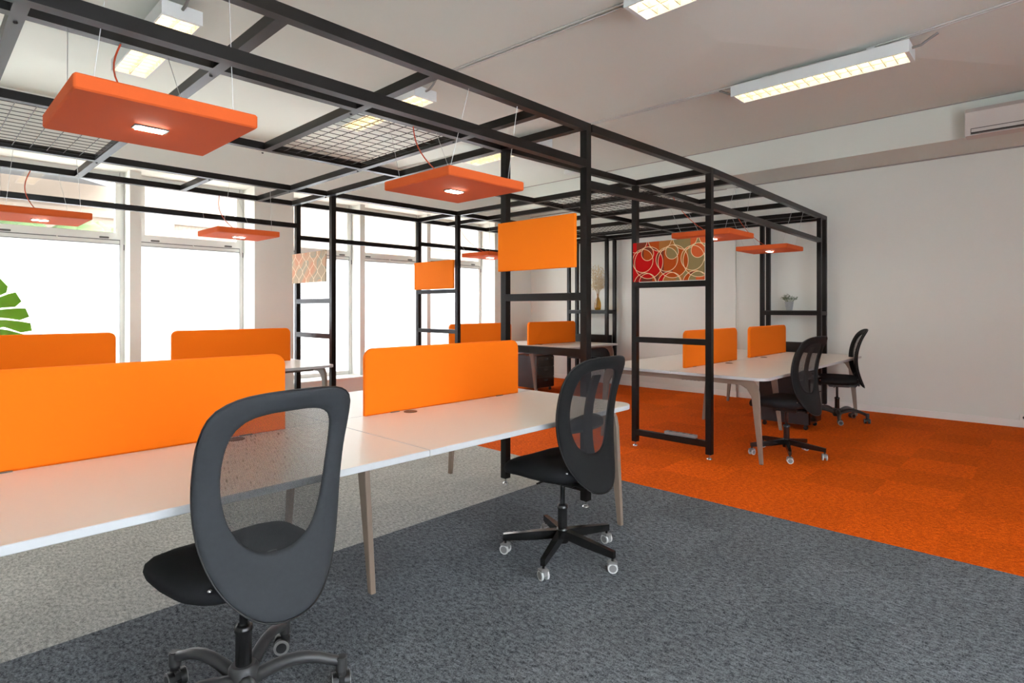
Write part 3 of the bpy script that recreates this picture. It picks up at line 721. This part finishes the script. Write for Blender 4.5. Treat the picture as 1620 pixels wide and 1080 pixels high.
def by(x, z):
    u = (z - .76) / .385
    return -.205 - .115 * (u * u if u > 0 else .95 * u * u) + .04 * (x / .25) ** 2
def backrest(par, mat):
    m = MB(); n = len(OUT); th = .017
    prof = [(0.0, 0.0), (.06, .7), (.25, 1.0), (.6, 1.0), (.86, .92), (.96, .55), (1.0, 0.0)]   # inner->outer, half thickness factor
    rows = prof + [(a, -b) for a, b in prof[::-1][1:-1]]
    vs = []
    for a, b in rows:
        for i in range(n):
            p = INN[i].lerp(OUT[i], a); vs.append((p.x, by(p.x, p.y) + b * th, p.y))
    fs = []
    R = len(rows)
    for r in range(R):
        for i in range(n):
            j = (i + 1) % n; r2 = (r + 1) % R; fs.append((r * n + i, r2 * n + i, r2 * n + j, r * n + j))
    m.add(vs, fs, 0, True); o = build('backrest', m, mat, par)
    m = MB(); vs = []; q = 10
    for a in range(q + 1):
        for i in range(n):
            p = Vector((0, .83)).lerp(INN[i], (a + .001) / q * 1.02); vs.append((p.x, by(p.x, p.y), p.y))
    fs = [(a * n + i, a * n + (i + 1) % n, (a + 1) * n + (i + 1) % n, (a + 1) * n + i) for a in range(q) for i in range(n)]
    m.add(vs, fs, 0, True); build('mesh_window', m, M['mesh'], o)
    m = MB(); m.tube([(p.x * 1.003, by(p.x, p.y) - .004, p.y) for p in OUT + OUT[:1]], .003, 6, cap=False); build('piping', m, M['bplast'], o)
    return o
def seat(par):
    m = MB(); n = 48; rows = [(z_[0], z_[1] + .045) for z_ in [(.02, .515), (.45, .513), (.75, .508), (.9, .497), (.98, .478), (1.0, .455), (.97, .430), (.86, .416), (.5, .410), (.02, .409)]]
    vs = []
    for s_, z in rows:
        for i in range(n):
            t = 2 * PI * i / n; c, s = math.cos(t), math.sin(t); e = 2 / 3.8
            x = math.copysign(abs(c) ** e, c) * .262 * s_; y = math.copysign(abs(s) ** e, s) * .262 * s_
            dz = -.035 * max(0, (y - .08) / .17) ** 2 + .018 * max(0, (-y - .1) / .15) ** 2 + .012 * (abs(x) / .25) ** 2
            vs.append((x * (1 - .08 * max(0, -y / .25)), y + .035, z + dz))
    fs = [(r * n + i, r * n + (i + 1) % n, (r + 1) * n + (i + 1) % n, (r + 1) * n + i)[::-1] for r in range(len(rows) - 1) for i in range(n)]
    m.add(vs, fs, 0, True); m.add(vs[:n], [tuple(range(n))]); m.add(vs[-n:], [tuple(range(n - 1, -1, -1))])
    return build('seat', m, M['seat'], par)
def caster_mesh(kind):
    m = MB(); r = .027
    if kind == 'metal':
        for s in (-1, 1):
            m.cyl((s * .012, 0, r), (s * .022, 0, r), r, 16, 1)
            m.cyl((s * .022, 0, r), (s * .0235, 0, r), r * .72, 16, 0)
        m.box((-.011, -.026, .026), (.011, .026, .056), 0, bev=.004); m.box((-.023, -.022, .045), (.023, .022, .060), 0, bev=.005); m.cyl((0, 0, .05), (0, 0, .078), .007, 8, 2)
    else:
        for s in (-1, 1):
            m.cyl((s * .010, .012, .03), (s * .030, .012, .03), .030, 18, 2)
            m.cyl((s * .030, .012, .03), (s * .0325, .012, .03), .030, 18, 1); m.cyl((s * .0325, .012, .03), (s * .034, .012, .03), .020, 18, 2)
        m.box((-.010, -.02, .03), (.010, .036, .064), 2, bev=.005); m.cyl((0, 0, .05), (0, 0, .125), .017, 12, 2)
    return m
def base(par, kind, a0):
    R = .325 if kind == 'metal' else .33
    m = MB(); cast = []
    for k in range(5):
        a = a0 + k * 2 * PI / 5; c, s = math.cos(a), math.sin(a)
        if kind == 'metal':
            prof = [(.02, .150, .105), (.15, .136, .088), (R + .012, .112, .076)]; wd = (.021, .017, .013)
            vs = []
            for (r, zt, z0), wq in zip(prof, wd):
                for lx, lz in ((-wq, z0), (wq, z0), (wq, zt), (-wq, zt)): vs.append((r * c - lx * s, r * s + lx * c, lz))
            fs = [(0, 3, 2, 1), (8, 9, 10, 11)] + [(i * 4 + j, i * 4 + (j + 1) % 4, i * 4 + 4 + (j + 1) % 4, i * 4 + 4 + j) for i in range(2) for j in range(4)]
            m.add(vs, fs)
        else:
            vs = []; n = 9
            for i in range(n):
                u = i / (n - 1); r = .03 + (R - .03) * u; zc = .098 + .060 * math.sin(min(1, u * 1.05) * PI * .80) - .028 * u
                wq = .026 - .009 * u; hq = .026 - .008 * u
                for j in range(8):
                    t = 2 * PI * j / 8 + PI / 8; vs.append((r * c - wq * math.cos(t) * s, r * s + wq * math.cos(t) * c, zc + hq * math.sin(t)))
            m.add(vs, [(i * 8 + j, i * 8 + (j + 1) % 8, i * 8 + 8 + (j + 1) % 8, i * 8 + 8 + j) for i in range(n - 1) for j in range(8)], 0, True)
            m.add(vs[-8:], [tuple(range(8))]); m.cyl((R * c, R * s, .075), (R * c, R * s, .122), .021, 12)
        cast.append((R * c, R * s, a))
    if kind == 'metal': m.lathe([(.034, .078), (.036, .09), (.034, .155), (.028, .162)], 18)
    else: m.lathe([(.042, .055), (.052, .075), (.050, .14), (.040, .152)], 20)
    b = build('star_base', m, M['bmetal'] if kind == 'metal' else M['dplast'], par)
    cm = caster_mesh(kind); first = None
    for i, (x, y, a) in enumerate(cast):
        if first is None:
            first = build('caster', cm, [M['castg'], M['castw'] if kind == 'metal' else M['castg'], M['bplast']], b); o = first
        else:
            o = first.copy(); C.objects.link(o)
        o.parent = b; o.location = (x, y, 0); o.rotation_euler = (0, 0, a + (0.4, 1.2, -.7, 2.2, .1)[i])
    return b
def chair(loc, phi, kind, a0, label, fab, lumbar, boff=0.0, bsc=1.0, bup=0.0):
    rz = math.radians(phi) + TH - PI / 2
    t = thing('office_chair', label, 'chair', (loc[0], loc[1], 0), rz, 'black office chairs')
    base(t, kind, a0 - rz)
    m = MB(); m.cyl((0, 0, .14), (0, 0, .275), .027, 18); m.lathe([(.030, .268), (.030, .285), (.020, .292)], 18); m.cyl((0, 0, .28), (0, 0, .445), .014, 12); build('gas_column', m, M['bmetal'], t)
    m = MB(); m.box((-.075, -.13, .422), (.075, .10, .456), bev=.008); m.box((-.05, -.20, .425), (.05, -.10, .450), bev=.006); m.tube([(.07, 0, .438), (.20, .01, .436), (.235, .01, .43)], .006, 8); m.tube([(-.05, .05, .438), (-.16, .05, .428)], .006, 8); build('tilt_mechanism', m, M['bplast'], t)
    seat(t)
    bk = backrest(t, fab); bk.location = (0, -boff, bup); bk.scale = (bsc, 1, 1)
    m = MB(); m.tube([(0, -.12, .438), (0, -.20, .44), (0, by(0, .48) + .034, .48), (0, by(0, .60) + .030, .60)], [.020, .020, .020, .016], 8)
    m.box((-.06, by(0, .5) + .018, .44), (.06, by(0, .5) + .034, .56), bev=.005)
    build('back_support', m, M['bplast'], t)
    for s in (-1, 1):
        m = MB(); m.lathe([(.007, 0), (.007, .004), (.003, .006)], 10, at=(s * .2, by(.2, .54) + .018, .54)); build('bolt', m, M['chrome'], t)
    if lumbar:
        m = MB(); n = 11
        pts = [(x, by(x, .76) + .035, .76 - .015 * (1 - (x / .16) ** 2) * -1) for x in [(-.165 + .33 * i / (n - 1)) for i in range(n)]]
        vs = []
        for x, y, z in pts:
            hh = .048 - .02 * (x / .165) ** 2
            for lz, ly in ((-hh, 0), (-hh * .5, .012), (hh * .5, .012), (hh, 0), (hh * .5, -.010), (-hh * .5, -.010)): vs.append((x, y + ly, z + lz))
        m.add(vs, [(i * 6 + j, i * 6 + (j + 1) % 6, i * 6 + 6 + (j + 1) % 6, i * 6 + 6 + j) for i in range(n - 1) for j in range(6)], 0, True)
        m.add(vs[:6], [tuple(range(5, -1, -1))]); m.add(vs[-6:], [tuple(range(6))]); build('lumbar_pad', m, M['bplast'], bk)
        m = MB(); zz = [.58 + .46 * i / 8 for i in range(9)]
        vs = []
        for z in zz:
            for lx, ly in ((-.033, .02), (.033, .02), (.033, .032), (-.033, .032)): vs.append((lx, by(0, z) + ly, z))
        m.add(vs, [(i * 4 + j, i * 4 + (j + 1) % 4, i * 4 + 4 + (j + 1) % 4, i * 4 + 4 + j) for i in range(8) for j in range(4)]); build('spine', m, M['bplast'], bk)
    return t
chair((.82, 2.084), 51, 'plastic', math.radians(41), 'charcoal office chair in the left foreground, its mesh back towards the camera', M['cfab'], False, .03, 1.02, .0)
chair((2.57, 2.05), 45, 'metal', math.radians(57), 'black office chair with pale casters at the near desk corner on grey carpet', M['cblk'], True)
chair((5.80, 1.90), 38, 'metal', math.radians(275), 'black office chair on the orange carpet beside the nearer rear desk leg', M['cblk'], True)
chair((8.03, 2.03), 67, 'plastic', math.radians(270), 'farthest black office chair, seen side on against the end wall', M['cblk'], False)

# ------------------------------------------------------------------ drawer pedestals
def pedestal(loc, w_, d, hgt, label, rz=0):
    t = thing('drawer_pedestal', label, 'drawer unit', (loc[0], loc[1], 0), rz, 'dark drawer pedestals')
    m = MB(); m.box((0, .02, .06), (w_, d, hgt), bev=.004); build('body', m, M['pedb'], t)
    n = 3; hh = (hgt - .075) / n
    for k in range(n):
        z = .068 + k * hh
        m = MB(); m.box((.004, 0, z), (w_ - .004, .0195, z + hh - .006), bev=.003); dr = build('drawer', m, M['pedf'], t)
        m = MB(); P = [(w_ / 2 - .055, z + hh - .045), (w_ / 2 + .055, z + hh - .045), (w_ / 2 + .03, z + hh - .07), (w_ / 2 - .03, z + hh - .07)][::-1]
        m.slab(P[::-1] if False else P, -.002, .004, .001, fr=lambda x, zz, q: (x, -q, zz)); build('handle', m, M['bplast'], dr)
    m = MB(); m.lathe([(.008, 0), (.008, .004), (.004, .005)], 12); m.xf(lambda v: Vector((v.x + w_ - .05, -v.z, v.y + hgt - .05))); build('lock', m, M['chrome'], t)
    for x in (.04, w_ - .04):
        for y in (.06, d - .05):
            m = MB(); m.cyl((x - .012, y, .024), (x + .012, y, .024), .024, 14); m.box((x - .014, y - .015, .04), (x + .014, y + .015, .0599)); build('caster', m, M['bplast'], t)
    return t
pedestal((7.10, 2.07), .42, .57, .60, 'glossy black drawer pedestal under the right rear desk between two chairs')
pedestal((7.25, 6.31), .43, .58, .60, 'dark three drawer pedestal under the distant desk, left of the near black post')

# ------------------------------------------------------------------ small things
# potted plant on the shelf
t = thing('potted_plant', 'small grey green plant in a galvanised pot on the end frame shelf', 'plant', (8.84, 2.86, 1.369))
m = MB(); m.lathe([(.040, 0), (.042, .004), (.058, .118), (.062, .120), (.062, .126), (.056, .126), (.054, .11)], 24)
for z in (.035, .065, .095):
    r = .040 + .018 * z / .12; m.lathe([(r + .0015, z - .003), (r + .004, z), (r + .0015, z + .003)], 24, cap=False)
build('pot', m, M['pot'], t)
m = MB(); m.lathe([(.0, .112), (.054, .114)], 20, cap=False); build('soil', m, M['soil'], t)
m = MB(); rnd = random.Random(3)
def leafq(m, c, d, up, L, W):
    d = d.normalized(); sd = d.cross(up).normalized() if d.cross(up).length > 1e-3 else Vector((1, 0, 0)); nn = sd.cross(d)
    vs = [c, c + d * L * .35 + sd * W + nn * L * .04, c + d * L * .75 + sd * W * .7, c + d * L, c + d * L * .75 - sd * W * .7, c + d * L * .35 - sd * W + nn * L * .04, c + d * L * .5 - nn * L * .08]
    m.add(vs, [(0, 1, 6), (1, 2, 6), (2, 3, 6), (3, 4, 6), (4, 5, 6), (5, 0, 6)])
stems = MB()
for i in range(26):
    a = rnd.random() * 2 * PI; r = rnd.random() ** .6 * .125; tip = Vector((r * math.cos(a), r * math.sin(a), .15 + (.075 - r * .35) * rnd.uniform(.3, 1.4)))
    root = Vector((tip.x * .3, tip.y * .3, .113)); mid = root.lerp(tip, .5) + Vector((0, 0, .01)); stems.tube([root, mid, tip], .0018, 4)
    for k in range(7):
        p = mid.lerp(tip, k / 6); b = rnd.random() * 2 * PI; leafq(m, p, Vector((math.cos(b), math.sin(b), rnd.uniform(-.1, .7))), Vector((0, 0, 1)), rnd.uniform(.02, .034), .008)
build('foliage', m, M['leaf'], t); build('stems', stems, M['leaf'], t)
# amber vase with dried flowers
t = thing('flower_vase', 'amber glass vase holding tall dried flowers on the far shelf', 'vase', (8.84, 6.22, 1.369))
m = MB(); m.lathe([(.045, 0), (.055, .01), (.062, .06), (.058, .13), (.035, .20), (.020, .24), (.019, .29), (.024, .30)], 22, cap=False); m.lathe([(.001, .001), (.045, .001)], 22, cap=False); build('vase', m, M['amber'], t)
m = MB(); st = MB(); rnd = random.Random(5)
for i in range(34):
    a = rnd.random() * 2 * PI; r = rnd.random() ** .5 * .16; tip = Vector((r * math.cos(a), r * math.sin(a) - .02, rnd.uniform(.45, .85)))
    st.tube([(0, 0, .02), (tip.x * .2, tip.y * .2, .32), tuple(tip)], .0016, 4)
    for k in range(11):
        p = Vector((tip.x * .2, tip.y * .2, .32)).lerp(tip, .45 + .55 * k / 10) + Vector((rnd.uniform(-.025, .025), rnd.uniform(-.025, .025), rnd.uniform(-.02, .02)))
        m.lathe([(.001, -.013), (.013, 0), (.001, .013)], 5, at=tuple(p), cap=False)
build('flower_heads', m, M['dry'], t)['kind'] = 'stuff'; build('flower_stems', st, M['dry'], t)
# power strip lying on the low bar of the middle frame
t = thing('power_strip', 'grey power strip lying along the low bar of the right cross frame', 'power strip', (5.155, 2.66, .168))
m = MB(); m.box((-.028, -.16, 0), (.028, .16, .032), bev=.004); build('body', m, M['power'], t)
for k in range(4):
    m = MB(); m.lathe([(.017, .032), (.017, .0335)], 14, at=(0, -.105 + k * .07, 0)); build('outlet', m, M['bplast'], t)
# monstera
t = thing('monstera_plant', 'green monstera plant by the window, one split leaf showing at the left edge', 'plant', (.42, 7.80, 0))
m = MB(); m.lathe([(.13, 0), (.14, .01), (.17, .33), (.18, .34), (.165, .34), (.16, .30)], 28); build('pot', m, M['terra'], t)
m = MB(); m.lathe([(.0, .30), (.16, .305)], 20, cap=False); build('soil', m, M['soil'], t)
def monstera_leaf(org, rx, rz_, sc, tilt):
    """split leaf: lobes fanning from the midrib with gaps"""
    m = MB(); R = Matrix.Rotation(rz_, 4, 'Z') @ Matrix.Rotation(rx, 4, 'X') @ Matrix.Rotation(tilt, 4, 'Y')
    def P(x, y): return Vector(org) + R @ Vector((x * sc, 0.10 * sc * (abs(x) * 1.4) ** 2, y * sc))
    rib = [(0, .30), (0, .15), (0, 0), (0, -.15), (0, -.30), (0, -.45), (0, -.58)]
    LL = (.30, .43, .47, .45, .37, .24, .10); DR = (.20, .06, -.09, -.20, -.27, -.27, -.2)
    for s in (-1, 1):
        for k in range(6):
            y0, y1 = rib[k][1], rib[k + 1][1]; L, d = LL[k], DR[k]; L2, d2 = LL[k + 1], DR[k + 1]; g = .022
            pts = [(0, y0), (s * L * .35, y0 + d * .3 + .01), (s * L * .75, y0 + d * .75 + .015), (s * L, y0 + d), (s * (L * .6 + L2 * .42), y0 * .42 + y1 * .58 + d * .5 + d2 * .5 - .01),
                   (s * L2 * .72, y1 + d2 * .75 + g + .018), (s * L2 * .38, y1 + d2 * .3 + g + .012), (s * .06, y1 + .02), (0, y1)]
            cpt = (s * L * .45, (y0 + y1) / 2 + d * .4); vs = [P(*p) for p in pts] + [P(*cpt)]
            m.add(vs, [(i, (i + 1) % 9, 9) for i in range(9)], 0, False)
    m.tube([P(0, .3), P(0, 0), P(0, -.3), P(0, -.58)], .004, 5)
    return m
st = MB()
for (ox, oy, oz, rx, rz_, sc, ti) in ((.15, -.16, 1.37, -.12, .1, .60, -.30), (-.35, .0, 1.0, -.4, -.9, .5, .3), (-.2, .15, 1.35, -.3, .2, .45, .5), (-.25, -.2, .75, -.6, -.2, .45, .2)):
    build('leaf', monstera_leaf((ox, oy, oz), rx, rz_, sc, ti), M['monst'], t)
    st.tube([(0, 0, .3), (ox * .3, oy * .3, .3 + (oz - .3) * .6), (ox, oy, oz + .08)], .008, 6)
build('stalks', st, M['monst'], t)
